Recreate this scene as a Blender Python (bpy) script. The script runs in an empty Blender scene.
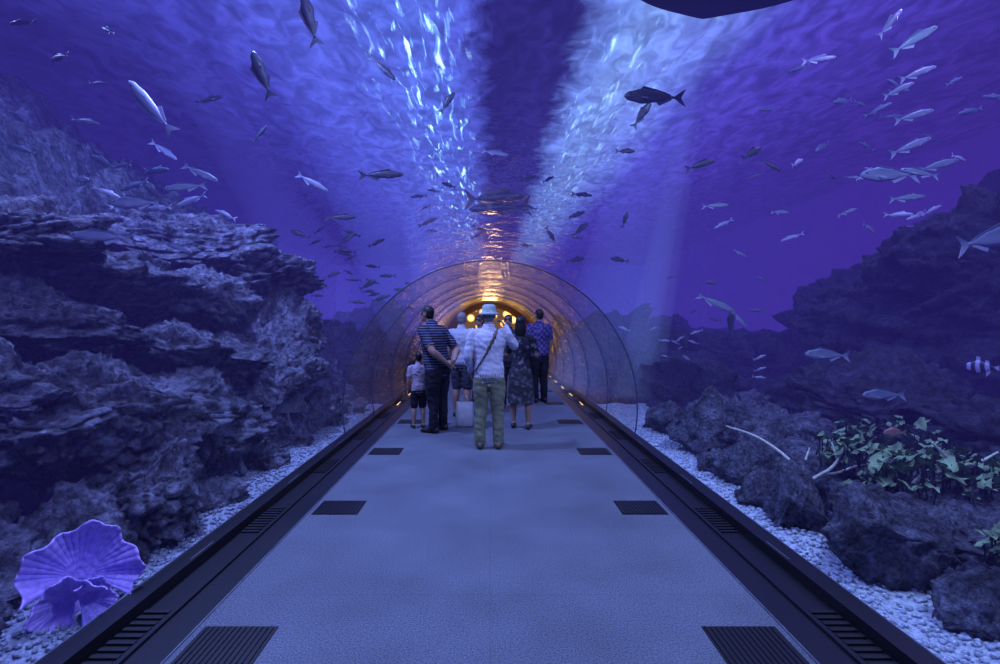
import bpy, bmesh, math, random
from mathutils import Vector, Matrix, noise, kdtree
random.seed(7)
S = bpy.context.scene
S.view_settings.view_transform = 'Standard'
S.view_settings.look = 'None'
COL = S.collection

# ------------------------------------------------------------------ materials
def new_mat(name):
    m = bpy.data.materials.new(name); m.use_nodes = True
    nt = m.node_tree; nt.nodes.clear()
    out = nt.nodes.new('ShaderNodeOutputMaterial')
    return m, nt, out

def N(nt, typ, **kw):
    n = nt.nodes.new(typ)
    for k, v in kw.items():
        if k.startswith('i_'):
            key = k[2:]
            key = int(key) if key.isdigit() else key.replace('_', ' ')
            n.inputs[key].default_value = v
        else:
            setattr(n, k, v)
    return n

def ramp(nt, stops, interp='LINEAR'):
    r = nt.nodes.new('ShaderNodeValToRGB'); cr = r.color_ramp; cr.interpolation = interp
    while len(cr.elements) > 1: cr.elements.remove(cr.elements[-1])
    first = True
    for p, c in stops:
        if len(c) == 3: c = (*c, 1)
        if first:
            cr.elements[0].position = p; cr.elements[0].color = c; first = False
        else:
            e = cr.elements.new(p); e.color = c
    return r

def simple(name, col, rough=0.7, metal=0.0, var=0.25, scale=20, bump=0.0, emis=None, es=0, coord='Object'):
    m, nt, out = new_mat(name)
    b = N(nt, 'ShaderNodeBsdfPrincipled'); b.inputs['Roughness'].default_value = rough
    b.inputs['Metallic'].default_value = metal
    tc = N(nt, 'ShaderNodeTexCoord')
    nz = N(nt, 'ShaderNodeTexNoise'); nz.inputs['Scale'].default_value = scale; nz.inputs['Detail'].default_value = 4
    nt.links.new(tc.outputs[coord], nz.inputs['Vector'])
    r = ramp(nt, [(0.3, tuple(c*(1-var) for c in col)), (0.7, tuple(min(1, c*(1+var)) for c in col))])
    nt.links.new(nz.outputs['Fac'], r.inputs['Fac']); nt.links.new(r.outputs['Color'], b.inputs['Base Color'])
    if bump:
        bp = N(nt, 'ShaderNodeBump'); bp.inputs['Strength'].default_value = bump; bp.inputs['Distance'].default_value = 0.02
        nt.links.new(nz.outputs['Fac'], bp.inputs['Height']); nt.links.new(bp.outputs['Normal'], b.inputs['Normal'])
    if emis:
        b.inputs['Emission Color'].default_value = (*emis, 1); b.inputs['Emission Strength'].default_value = es
    nt.links.new(b.outputs[0], out.inputs['Surface'])
    return m

def mat_rock(name, dark, light, scale=1.0, thr=(0.45, 0.72)):
    m, nt, out = new_mat(name)
    b = N(nt, 'ShaderNodeBsdfPrincipled'); b.inputs['Roughness'].default_value = 0.85
    g = N(nt, 'ShaderNodeNewGeometry')
    n1 = N(nt, 'ShaderNodeTexNoise'); n1.inputs['Scale'].default_value = 3*scale; n1.inputs['Detail'].default_value = 10; n1.inputs['Roughness'].default_value = 0.7
    n2 = N(nt, 'ShaderNodeTexNoise'); n2.inputs['Scale'].default_value = 14*scale; n2.inputs['Detail'].default_value = 8; n2.inputs['Roughness'].default_value = 0.75
    v = N(nt, 'ShaderNodeTexVoronoi'); v.inputs['Scale'].default_value = 7*scale; v.feature = 'DISTANCE_TO_EDGE'
    for t in (n1, n2, v): nt.links.new(g.outputs['Position'], t.inputs['Vector'])
    r = ramp(nt, [(thr[0]-0.12, dark), (thr[0]+0.05, tuple((a+b2)/2*0.8 for a, b2 in zip(dark, light))), (thr[1], light)])
    nt.links.new(n1.outputs['Fac'], r.inputs['Fac'])
    r2 = ramp(nt, [(0.38, (0.15, 0.15, 0.15)), (0.65, (1.4, 1.4, 1.4))])
    nt.links.new(n2.outputs['Fac'], r2.inputs['Fac'])
    mx = N(nt, 'ShaderNodeMix', data_type='RGBA', blend_type='MULTIPLY'); mx.inputs[0].default_value = 1
    nt.links.new(r.outputs['Color'], mx.inputs[6]); nt.links.new(r2.outputs['Color'], mx.inputs[7])
    nt.links.new(mx.outputs[2], b.inputs['Base Color'])
    a = N(nt, 'ShaderNodeMath', operation='ADD'); nt.links.new(n2.outputs['Fac'], a.inputs[0])
    ms = N(nt, 'ShaderNodeMath', operation='MULTIPLY'); ms.inputs[1].default_value = 0.8
    nt.links.new(v.outputs['Distance'], ms.inputs[0]); nt.links.new(ms.outputs[0], a.inputs[1])
    bp = N(nt, 'ShaderNodeBump'); bp.inputs['Strength'].default_value = 1.0; bp.inputs['Distance'].default_value = 0.13/scale
    nt.links.new(a.outputs[0], bp.inputs['Height']); nt.links.new(bp.outputs['Normal'], b.inputs['Normal'])
    nt.links.new(b.outputs[0], out.inputs['Surface'])
    return m

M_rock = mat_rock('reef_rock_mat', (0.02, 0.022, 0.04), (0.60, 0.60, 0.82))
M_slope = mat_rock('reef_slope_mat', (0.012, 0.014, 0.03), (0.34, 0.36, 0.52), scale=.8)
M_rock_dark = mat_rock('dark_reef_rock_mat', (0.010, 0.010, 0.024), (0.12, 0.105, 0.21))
M_boulder = mat_rock('boulder_mat', (0.02, 0.024, 0.04), (0.34, 0.36, 0.50), scale=2.2)

def mat_carpet():
    m, nt, out = new_mat('carpet_mat')
    b = N(nt, 'ShaderNodeBsdfPrincipled'); b.inputs['Roughness'].default_value = 0.8
    g = N(nt, 'ShaderNodeNewGeometry')
    n1 = N(nt, 'ShaderNodeTexNoise', i_Scale=120.0, i_Detail=3.0)
    n2 = N(nt, 'ShaderNodeTexNoise', i_Scale=1.6, i_Detail=5.0)
    br = N(nt, 'ShaderNodeTexBrick', i_Scale=1.0); br.offset = 0.0
    br.inputs['Brick Width'].default_value = 1.43; br.inputs['Row Height'].default_value = 0.915
    br.inputs['Mortar Size'].default_value = 0.004
    br.inputs['Color1'].default_value = (1, 1, 1, 1); br.inputs['Color2'].default_value = (0.95, 0.95, 0.96, 1); br.inputs['Mortar'].default_value = (0.85, 0.85, 0.87, 1)
    for t in (n1, n2, br): nt.links.new(g.outputs['Position'], t.inputs['Vector'])
    r = ramp(nt, [(0.3, (0.04, 0.055, 0.075)), (0.7, (0.22, 0.245, 0.29))]); nt.links.new(n1.outputs['Fac'], r.inputs['Fac'])
    r2 = ramp(nt, [(0.3, (0.75,)*3), (0.7, (1.1,)*3)]); nt.links.new(n2.outputs['Fac'], r2.inputs['Fac'])
    m1 = N(nt, 'ShaderNodeMix', data_type='RGBA', blend_type='MULTIPLY'); m1.inputs[0].default_value = 1
    m2 = N(nt, 'ShaderNodeMix', data_type='RGBA', blend_type='MULTIPLY'); m2.inputs[0].default_value = 1
    nt.links.new(r.outputs[0], m1.inputs[6]); nt.links.new(r2.outputs[0], m1.inputs[7])
    nt.links.new(m1.outputs[2], m2.inputs[6]); nt.links.new(br.outputs['Color'], m2.inputs[7])
    nt.links.new(m2.outputs[2], b.inputs['Base Color'])
    bp = N(nt, 'ShaderNodeBump', i_Strength=0.5, i_Distance=0.004); nt.links.new(n1.outputs['Fac'], bp.inputs['Height']); nt.links.new(bp.outputs['Normal'], b.inputs['Normal'])
    nt.links.new(b.outputs[0], out.inputs['Surface'])
    return m
M_carpet = mat_carpet()
M_trim = simple('black_trim_mat', (0.008, 0.008, 0.012), rough=0.45, scale=60)
M_grille = simple('grille_mat', (0.004, 0.004, 0.007), rough=0.6)
M_steel = simple('steel_mat', (0.25, 0.27, 0.32), rough=0.4, metal=0.6)
M_ring = simple('ring_mat', (0.07, 0.07, 0.14), rough=0.5)

def mat_acrylic(name, power, mul, sc, strength, rough, gc=1.0):
    m, nt, out = new_mat(name)
    g = N(nt, 'ShaderNodeNewGeometry')
    mp = N(nt, 'ShaderNodeMapping'); mp.inputs['Scale'].default_value = sc
    nz = N(nt, 'ShaderNodeTexNoise', i_Scale=2.6, i_Detail=3.5)
    nt.links.new(g.outputs['Position'], mp.inputs['Vector']); nt.links.new(mp.outputs[0], nz.inputs['Vector'])
    bp = N(nt, 'ShaderNodeBump', i_Strength=strength, i_Distance=0.05); nt.links.new(nz.outputs['Fac'], bp.inputs['Height'])
    lw = N(nt, 'ShaderNodeLayerWeight', i_Blend=0.5)
    p = N(nt, 'ShaderNodeMath', operation='POWER'); p.inputs[1].default_value = power; nt.links.new(lw.outputs['Facing'], p.inputs[0])
    ma = N(nt, 'ShaderNodeMath', operation='MULTIPLY_ADD', use_clamp=True); ma.inputs[1].default_value = mul; ma.inputs[2].default_value = 0.015
    nt.links.new(p.outputs[0], ma.inputs[0])
    t = N(nt, 'ShaderNodeBsdfTransparent'); t.inputs['Color'].default_value = (0.95, 0.96, 1, 1)
    gl = N(nt, 'ShaderNodeBsdfGlossy'); gl.inputs['Roughness'].default_value = rough; gl.inputs['Color'].default_value = (gc, gc, gc, 1)
    nt.links.new(bp.outputs['Normal'], gl.inputs['Normal'])
    mx = N(nt, 'ShaderNodeMixShader'); nt.links.new(ma.outputs[0], mx.inputs[0]); nt.links.new(t.outputs[0], mx.inputs[1]); nt.links.new(gl.outputs[0], mx.inputs[2])
    nt.links.new(mx.outputs[0], out.inputs['Surface'])
    return m
M_acrylic = mat_acrylic('acrylic_mat', 6.5, 0.7, (1.6, 1.6, 1.6), 0.6, 0.05)
M_acrylic_far = mat_acrylic('acrylic_far_mat', 3.4, 0.95, (3.4, 1.8, 2.6), 1.0, 0.04, .9)

def mat_surface():  # light bands and glints are painted into the surface emission
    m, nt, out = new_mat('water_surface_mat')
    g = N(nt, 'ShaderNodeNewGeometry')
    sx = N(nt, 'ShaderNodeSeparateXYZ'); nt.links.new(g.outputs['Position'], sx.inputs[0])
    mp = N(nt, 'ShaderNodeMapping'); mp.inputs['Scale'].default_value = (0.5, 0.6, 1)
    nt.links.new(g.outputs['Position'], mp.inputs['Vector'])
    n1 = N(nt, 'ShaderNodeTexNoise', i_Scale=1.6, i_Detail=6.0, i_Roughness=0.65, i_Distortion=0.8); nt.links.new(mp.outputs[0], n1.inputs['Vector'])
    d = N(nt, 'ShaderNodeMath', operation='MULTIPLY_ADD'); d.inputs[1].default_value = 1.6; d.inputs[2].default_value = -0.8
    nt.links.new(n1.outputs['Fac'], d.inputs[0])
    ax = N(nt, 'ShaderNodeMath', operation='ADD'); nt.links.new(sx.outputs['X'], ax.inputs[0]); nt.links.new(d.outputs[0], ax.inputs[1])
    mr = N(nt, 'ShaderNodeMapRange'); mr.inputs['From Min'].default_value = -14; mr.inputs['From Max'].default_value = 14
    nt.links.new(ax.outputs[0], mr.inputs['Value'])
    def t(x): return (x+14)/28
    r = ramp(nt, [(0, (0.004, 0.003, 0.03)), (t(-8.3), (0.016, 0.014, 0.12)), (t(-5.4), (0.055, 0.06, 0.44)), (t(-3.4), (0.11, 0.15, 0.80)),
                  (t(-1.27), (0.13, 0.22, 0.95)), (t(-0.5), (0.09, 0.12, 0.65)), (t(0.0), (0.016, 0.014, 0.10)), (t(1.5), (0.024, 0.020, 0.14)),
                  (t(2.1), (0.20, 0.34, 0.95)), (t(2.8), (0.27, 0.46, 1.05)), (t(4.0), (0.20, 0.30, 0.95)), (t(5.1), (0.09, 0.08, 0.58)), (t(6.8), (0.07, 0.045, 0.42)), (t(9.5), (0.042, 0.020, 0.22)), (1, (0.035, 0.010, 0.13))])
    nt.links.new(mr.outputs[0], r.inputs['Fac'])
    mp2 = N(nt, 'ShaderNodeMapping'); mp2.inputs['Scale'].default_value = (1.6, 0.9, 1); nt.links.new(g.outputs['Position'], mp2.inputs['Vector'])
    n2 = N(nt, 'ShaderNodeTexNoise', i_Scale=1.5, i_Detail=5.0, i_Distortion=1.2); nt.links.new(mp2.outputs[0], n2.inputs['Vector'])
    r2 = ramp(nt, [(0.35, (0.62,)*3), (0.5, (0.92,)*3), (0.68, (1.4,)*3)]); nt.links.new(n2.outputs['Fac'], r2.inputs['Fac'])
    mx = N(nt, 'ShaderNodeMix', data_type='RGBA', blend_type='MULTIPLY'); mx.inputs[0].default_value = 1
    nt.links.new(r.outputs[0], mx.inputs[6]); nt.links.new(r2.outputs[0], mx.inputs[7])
    mask = ramp(nt, [(t(-2.8), (0, 0, 0)), (t(-1.7), (1, 1, 1)), (t(-1.0), (1, 1, 1)), (t(-0.4), (0, 0, 0)), (t(1.8), (0, 0, 0)), (t(2.3), (.35, .35, .35)), (t(3.4), (.3, .3, .3)), (t(4.2), (0, 0, 0))])  # keeps the painted glints inside the bright bands
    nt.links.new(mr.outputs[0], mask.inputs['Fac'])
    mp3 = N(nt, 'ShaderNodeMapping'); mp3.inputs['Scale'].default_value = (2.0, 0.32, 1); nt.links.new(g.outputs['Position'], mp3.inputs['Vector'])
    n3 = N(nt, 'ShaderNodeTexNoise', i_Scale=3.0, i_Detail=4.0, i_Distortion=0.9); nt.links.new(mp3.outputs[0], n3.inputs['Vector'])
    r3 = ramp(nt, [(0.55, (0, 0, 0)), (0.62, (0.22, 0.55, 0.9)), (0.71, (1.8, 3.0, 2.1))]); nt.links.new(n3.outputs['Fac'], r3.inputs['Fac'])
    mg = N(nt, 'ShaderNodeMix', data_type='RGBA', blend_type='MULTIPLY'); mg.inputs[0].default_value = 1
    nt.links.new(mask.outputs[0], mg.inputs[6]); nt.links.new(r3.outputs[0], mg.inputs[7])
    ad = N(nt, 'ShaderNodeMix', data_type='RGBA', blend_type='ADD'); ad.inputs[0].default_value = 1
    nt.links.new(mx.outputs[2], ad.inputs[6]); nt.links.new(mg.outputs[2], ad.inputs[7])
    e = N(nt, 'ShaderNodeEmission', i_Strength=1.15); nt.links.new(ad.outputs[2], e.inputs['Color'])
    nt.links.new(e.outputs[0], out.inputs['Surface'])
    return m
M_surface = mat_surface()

def mat_vol(name, col, a, s=None):
    m, nt, out = new_mat(name)
    e = N(nt, 'ShaderNodeEmission', i_Strength=(a if s is None else s)); e.inputs['Color'].default_value = (*col, 1)
    if a > 0:
        ab = N(nt, 'ShaderNodeVolumeAbsorption', i_Density=a); ab.inputs['Color'].default_value = (0, 0, 0, 1)
        ad = N(nt, 'ShaderNodeAddShader'); nt.links.new(ab.outputs[0], ad.inputs[0]); nt.links.new(e.outputs[0], ad.inputs[1])
        nt.links.new(ad.outputs[0], out.inputs['Volume'])
    else: nt.links.new(e.outputs[0], out.inputs['Volume'])
    return m
M_water = mat_vol('water_mat', (0.050, 0.034, 0.38), 0.042)  # blue haze put in as volume glow with absorption, no scattering

# ------------------------------------------------------------------ mesh helpers
def obj_from(name, verts, faces, mats, smooth=True, fm=None):
    me = bpy.data.meshes.new(name); me.from_pydata([tuple(v) for v in verts], [], faces)
    for m in (mats if isinstance(mats, list) else [mats]): me.materials.append(m)
    if fm: me.polygons.foreach_set('material_index', fm)
    me.polygons.foreach_set('use_smooth', [smooth]*len(me.polygons)); me.update()
    o = bpy.data.objects.new(name, me); COL.objects.link(o); return o

class Geo:
    def __init__(s): s.v = []; s.f = []; s.m = []
    def add(s, v, f, mi=0):
        b = len(s.v); s.v += [Vector(p) for p in v]; s.f += [tuple(i+b for i in q) for q in f]; s.m += [mi]*len(f)
    def box(s, x0, x1, y0, y1, z0, z1, mi=0):
        v = [(x, y, z) for x in (x0, x1) for y in (y0, y1) for z in (z0, z1)]
        s.add(v, [(0, 1, 3, 2), (4, 6, 7, 5), (0, 4, 5, 1), (2, 3, 7, 6), (0, 2, 6, 4), (1, 5, 7, 3)], mi)
    def obj(s, name, mats, smooth=False): return obj_from(name, s.v, s.f, mats, smooth, s.m)

def ring_loft(rings, closed_ends=True):
    n = len(rings[0]); v = [p for r in rings for p in r]; f = []
    for i in range(len(rings)-1):
        for j in range(n):
            a = i*n+j; b = i*n+(j+1) % n; f.append((a, b, b+n, a+n))
    if closed_ends:
        f.append(tuple(reversed(range(n)))); f.append(tuple(range((len(rings)-1)*n, len(rings)*n)))
    return v, f

def catmull(P, t):
    n = len(P)-1; i = min(int(t), n-1); u = t-i
    p1, p2 = P[i], P[i+1]; p0 = P[i-1] if i > 0 else p1*2-p2; p3 = P[i+2] if i+2 <= n else p2*2-p1
    return 0.5*((2*p1)+(p2-p0)*u+(2*p0-5*p1+4*p2-p3)*u*u+(3*p1-p0-3*p2+p3)*u*u*u)

def tube(pts, rads, ref=(1, 0, 0), step=0.02, segs=16, cap=True):
    P = [Vector(p) for p in pts]; R = [Vector((r, r, 0)) if not hasattr(r, '__len__') else Vector((r[0], r[1], 0)) for r in rads]
    ts = []
    for i in range(len(P)-1):
        k = max(2, int((P[i+1]-P[i]).length/step)); ts += [i+j/k for j in range(k)]
    ts.append(len(P)-1)
    C = [catmull(P, t) for t in ts]; RR = [catmull(R, t) for t in ts]
    rings = []; ref = Vector(ref)
    def mk(c, t, ra, rb):
        u = ref-t*ref.dot(t)
        if u.length < 0.2: u = Vector((0, 1, 0))-t*t.y
        u.normalize(); w = t.cross(u)
        return [c+u*ra*math.cos(2*math.pi*j/segs)+w*rb*math.sin(2*math.pi*j/segs) for j in range(segs)]
    T = []
    for i in range(len(C)):
        a = C[max(0, i-1)]; b = C[min(len(C)-1, i+1)]; T.append((b-a).normalized())
    if cap:
        for k in (80, 55, 28):
            an = math.radians(k); rm = min(RR[0].x, RR[0].y)
            rings.append(mk(C[0]-T[0]*rm*math.sin(an), T[0], RR[0].x*math.cos(an), RR[0].y*math.cos(an)))
    for c, t, r in zip(C, T, RR): rings.append(mk(c, t, max(r.x, 1e-4), max(r.y, 1e-4)))
    if cap:
        for k in (28, 55, 80):
            an = math.radians(k); rm = min(RR[-1].x, RR[-1].y)
            rings.append(mk(C[-1]+T[-1]*rm*math.sin(an), T[-1], RR[-1].x*math.cos(an), RR[-1].y*math.cos(an)))
    return ring_loft(rings)

def ellipsoid(c, r, nu=16, nv=10):
    c = Vector(c); rings = []
    for i in range(nv):
        th = math.pi*(i+0.5)/nv
        rings.append([c+Vector((r[0]*math.sin(th)*math.cos(2*math.pi*j/nu), r[1]*math.sin(th)*math.sin(2*math.pi*j/nu), -r[2]*math.cos(th))) for j in range(nu)])
    return ring_loft(rings)

_ico = {}
def ico(sub):
    if sub not in _ico:
        bm = bmesh.new(); bmesh.ops.create_icosphere(bm, subdivisions=sub, radius=1.0)
        _ico[sub] = ([v.co.copy() for v in bm.verts], [tuple(v.index for v in f.verts) for f in bm.faces]); bm.free()
    return _ico[sub]

def rock_geo(G, c, s, seed, sub=5, rough=1.0, mi=0, strata=0.0):
    vs, fs = ico(sub); rnd = random.Random(seed); off = Vector((seed*3.17, seed*1.31, seed*7.7))
    planes = []
    for i in range(12):
        n = Vector((rnd.uniform(-1, 1), rnd.uniform(-1, 1), rnd.uniform(-1, 1))).normalized(); planes.append((n, rnd.uniform(0.5, 0.82)))
    out = []; c = Vector(c)
    for p in vs:
        q = p.copy()
        for n, h in planes:
            d = q.dot(n)
            if d > h: q -= n*(d-h)*0.95
        a = noise.fractal(p*1.6+off, 1.0, 2.0, 5)*0.28
        b = (1-abs(noise.noise(p*3.5+off)))**2*0.22-0.11
        vd = noise.voronoi(p*4.2+off)[0]; cr = min(0.12, (vd[1]-vd[0]))*1.1-0.08
        e = noise.fractal(p*9+off, 0.8, 2.1, 5)*0.075
        q = q*(1+rough*(a+b+e+cr))
        w = Vector((q.x*s[0], q.y*s[1], q.z*s[2]))
        if strata:
            zz = (w.z+c.z)+0.35*noise.noise((w+c)*0.8)
            st = abs(((zz/0.42) % 1)-0.5)*2
            k = 1+strata*(st**0.5-0.6); w.x *= k; w.y *= k
        out.append(w+c)
    G.add(out, fs, mi)

def grid(name, x0, x1, nx, y0, y1, ny, fn, mat):
    v = []; f = []
    for j in range(ny+1):
        for i in range(nx+1):
            x = x0+(x1-x0)*i/nx; y = y0+(y1-y0)*j/ny; v.append((x, y, fn(x, y)))
    for j in range(ny):
        for i in range(nx):
            a = j*(nx+1)+i; f.append((a, a+1, a+nx+2, a+nx+1))
    return obj_from(name, v, f, mat)

# ------------------------------------------------------------------ walkway
YB, YE = -4.0, 17.0
G = Geo(); G.box(-1.43, 1.43, YB, 21, -0.12, 0.0); G.obj('floor', [M_carpet])
G = Geo()
for sgn in (-1, 1):
    def bx(a, b, y0, y1, z0, z1, mi=0):
        G.box(min(a*sgn, b*sgn), max(a*sgn, b*sgn), y0, y1, z0, z1, mi)
    bx(1.432, 1.60, YB, YE, -0.12, 0.006)
    bx(1.60, 1.625, YB, YE, -0.12, 0.022, 0)
    bx(1.625, 1.78, YB, YE, -0.12, 0.004)
    bx(1.78, 1.90, YB, YE, -0.12, 0.07)
    y = YB+0.3
    while y < YE-1:
        for k in range(10):
            bx(1.64, 1.77, y+k*0.05, y+k*0.05+0.025, 0.004, 0.014, 1)
        bx(1.795, 1.80, y+0.9, y+1.15, 0.07, 0.075, 2)
        y += 1.45
    bx(1.428, 1.434, YB, YE, -0.01, 0.008, 2)
    bx(1.892, 1.898, YB, YE, 0.06, 0.074, 2)
G.obj('trim_1', [M_trim, M_grille, M_steel])
for yc in (0.5, 2.30, 4.05, 5.85, 7.65, 9.45, 11.25, 13.05):
    for sgn in (-1, 1):
        G = Geo(); xc = 1.215*sgn
        G.box(xc-0.18, xc+0.18, yc-0.15, yc+0.15, 0.0, 0.004, 0)
        for i in range(13):
            xx = xc-0.168+i*0.0265
            G.box(xx, xx+0.012, yc-0.14, yc+0.14, 0.004, 0.010, 1)
        G.obj('floor_vent', [M_grille, M_trim])

# ------------------------------------------------------------------ tunnel shell
RT, ZC = 1.9, 0.42
a0 = -math.asin((ZC-0.03)/RT)
NA = 96
def arc(r, n=NA, z=ZC):
    b0 = a0; b1 = math.pi-a0
    return [(r*math.cos(b0+(b1-b0)*i/n), z+r*math.sin(b0+(b1-b0)*i/n)) for i in range(n+1)]
pr = arc(RT)
def shell(ya, yb, ny, mat):
    v = []; f = []
    for j in range(ny+1):
        y = ya+(yb-ya)*j/ny
        for x, z in pr: v.append((x, y, z))
    for j in range(ny):
        for i in range(NA):
            a = j*(NA+1)+i; f.append((a, a+1, a+NA+2, a+NA+1))
    return obj_from('acrylic_tunnel', v, f, mat)
shell(YB+.03, 6.4, 30, M_acrylic)
shell(6.4, YE, 40, M_acrylic_far)
for y, rr in ((6.4, .009), (8.0, .008), (9.6, .009), (11.2, .010), (12.8, .010), (14.4, .012)):  # first ring is a joint; the others stand in for curved reflections
    P = arc(RT-0.015); pts = [(x, y, z) for x, z in P]
    vv, ff = tube(pts, [rr]*len(pts), ref=(0, 1, 0), step=0.2, segs=8, cap=False)
    obj_from('tunnel_ring', vv, ff, M_ring)

def mat_exit():  # warm light patches painted into the wall emission
    m, nt, out = new_mat('exit_wall_mat')
    g = N(nt, 'ShaderNodeNewGeometry')
    vo = N(nt, 'ShaderNodeTexVoronoi', i_Scale=2.6); nt.links.new(g.outputs['Position'], vo.inputs['Vector'])
    r = ramp(nt, [(0.12, (1.0, 0.62, 0.18)), (0.26, (0.55, 0.27, 0.05)), (0.45, (0.03, 0.015, 0.01))]); nt.links.new(vo.outputs['Distance'], r.inputs['Fac'])
    e = N(nt, 'ShaderNodeEmission', i_Strength=5.0); nt.links.new(r.outputs[0], e.inputs['Color'])
    nt.links.new(e.outputs[0], out.inputs['Surface']); return m
M_exit = mat_exit()
M_exitshell = simple('exit_shell_mat', (0.2, 0.11, 0.04), rough=0.5)
P = arc(2.0)
v = [(x, YE, z) for x, z in P]+[(x, 21.0, z) for x, z in P]; n = len(P)
f = [(i, i+1, i+1+n, i+n) for i in range(n-1)]
obj_from('tunnel_exit', v, f, M_exitshell)
G = Geo(); G.add([(x, 20.98, z) for x, z in P], [tuple(range(n))], 0)
Pi = [(1.55*math.cos(math.pi*i/24), 20.95, 0.70+1.5*math.sin(math.pi*i/24)) for i in range(25)]
Pi = [(1.55, 20.95, 0.1)]+Pi+[(-1.55, 20.95, 0.1)]; G.add(Pi, [tuple(range(len(Pi)))], 1)
G.obj('wall_exit', [M_exitshell, M_exit])
v = [(x, YB, z) for x, z in arc(1.95)]; obj_from('entry_blocker', v, [tuple(range(n))], M_rock_dark, smooth=False)  # added unseen dark cap behind the camera, keeps out stray reflections
M_led = simple('warm_led_mat', (1, 0.6, 0.2), emis=(1.0, 0.55, 0.12), es=1.3)
G = Geo()
for sgn in (-1, 1):
    y = 9.2
    while y < 16.6:
        a, b = sorted((1.70*sgn, 1.715*sgn)); G.box(a, b, y, y+0.35, 0.006, 0.015); y += 1.2
G.obj('led_strip', [M_led])

# ------------------------------------------------------------------ tank shell
G = Geo(); G.box(-14.2, 14.2, -6.2, 46.2, -0.6, -0.45); G.obj('floor_tank', [M_rock_dark])
M_tankL = simple('tank_wall_blue_glow_mat', (0.02, 0.03, 0.2), rough=0.9, scale=1, emis=(0.016, 0.014, 0.13), es=1.0)  # tank walls get an added glow standing in for distant lit water
M_tankR = simple('tank_wall_violet_glow_mat', (0.03, 0.02, 0.2), rough=0.9, scale=1, emis=(0.048, 0.013, 0.16), es=1.0)
M_tankF = simple('tank_wall_far_glow_mat', (0.02, 0.03, 0.2), rough=0.9, scale=1, emis=(0.06, 0.05, 0.42), es=1.0)
for nm, b, mt in (('wall_left', (-14.4, -14.2, -6.2, 46.2, -0.6, 7.2), M_tankL), ('wall_right', (14.2, 14.4, -6.2, 46.2, -0.6, 7.2), M_tankR),
              ('wall_far', (-14.2, 14.2, 46.2, 46.4, -0.6, 7.2), M_tankF), ('wall_near', (-14.2, 14.2, -6.4, -6.2, -0.6, 7.2), M_tankL)):
    G = Geo(); G.box(*b); G.obj(nm, [mt])
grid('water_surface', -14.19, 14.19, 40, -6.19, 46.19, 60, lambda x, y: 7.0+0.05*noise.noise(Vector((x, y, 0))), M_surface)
P = [(x, z) for x, z in arc(RT+0.03)]; P = [(P[0][0], -0.5)]+P+[(P[-1][0], -0.5)]
poly = [(13.9, -0.5)]+[(13.9, 6.85), (-13.9, 6.85), (-13.9, -0.5)]+list(reversed(P))
n = len(poly); y0, y1 = -6.0, 45.9
v = [(x, y0, z) for x, z in poly]+[(x, y1, z) for x, z in poly]
f = [tuple(reversed(range(n))), tuple(range(n, 2*n))]+[(i, (i+1) % n, (i+1) % n+n, i+n) for i in range(n)]
bm = bmesh.new(); bv = [bm.verts.new(p) for p in v]
for q in f: bm.faces.new([bv[i] for i in q])
bmesh.ops.recalc_face_normals(bm, faces=bm.faces)
bmesh.ops.triangulate(bm, faces=bm.faces)
me = bpy.data.meshes.new('water'); bm.to_mesh(me); bm.free(); me.materials.append(M_water)
wo = bpy.data.objects.new('water', me); COL.objects.link(wo)
def shaft(a, b, r0, r1, col, s):  # beams of light shaped as self-glowing cone volumes
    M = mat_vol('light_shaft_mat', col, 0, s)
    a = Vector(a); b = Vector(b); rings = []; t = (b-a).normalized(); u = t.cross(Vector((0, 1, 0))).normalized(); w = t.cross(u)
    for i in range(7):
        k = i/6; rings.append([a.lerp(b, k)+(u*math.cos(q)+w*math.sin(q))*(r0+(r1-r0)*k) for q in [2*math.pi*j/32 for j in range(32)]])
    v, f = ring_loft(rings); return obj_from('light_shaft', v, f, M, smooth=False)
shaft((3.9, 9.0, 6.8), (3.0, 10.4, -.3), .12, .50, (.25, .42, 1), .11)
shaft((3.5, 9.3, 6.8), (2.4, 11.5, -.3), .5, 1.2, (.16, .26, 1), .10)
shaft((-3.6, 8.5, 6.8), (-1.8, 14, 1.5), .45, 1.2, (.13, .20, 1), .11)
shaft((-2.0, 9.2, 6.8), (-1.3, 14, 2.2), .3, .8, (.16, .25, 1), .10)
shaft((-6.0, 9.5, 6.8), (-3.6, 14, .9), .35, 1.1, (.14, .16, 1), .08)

# seabed + gravel
def seab(x, y):
    h = -0.14+0.12*noise.noise(Vector((x*0.7, y*0.7, 3)))
    ax = abs(x)
    if ax < 1.95: return -0.3
    k = min(1, max(0, (ax-2.4)/3))
    h += k*(0.5+0.8*abs(noise.fractal(Vector((x*0.35, y*0.35, 9)), 1, 2, 5))+0.3*noise.fractal(Vector((x*1.5, y*1.5, 1)), 1, 2, 4))
    return h
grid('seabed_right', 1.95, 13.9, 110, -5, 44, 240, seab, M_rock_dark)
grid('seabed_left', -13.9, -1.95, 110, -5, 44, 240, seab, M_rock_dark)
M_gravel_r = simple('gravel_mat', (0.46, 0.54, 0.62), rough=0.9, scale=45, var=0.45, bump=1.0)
M_gravel_l = simple('shaded_gravel_mat', (0.28, 0.32, 0.40), rough=0.9, scale=45, var=0.45, bump=1.0)  # darker copy of the gravel, left-side shade put into its colour
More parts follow.
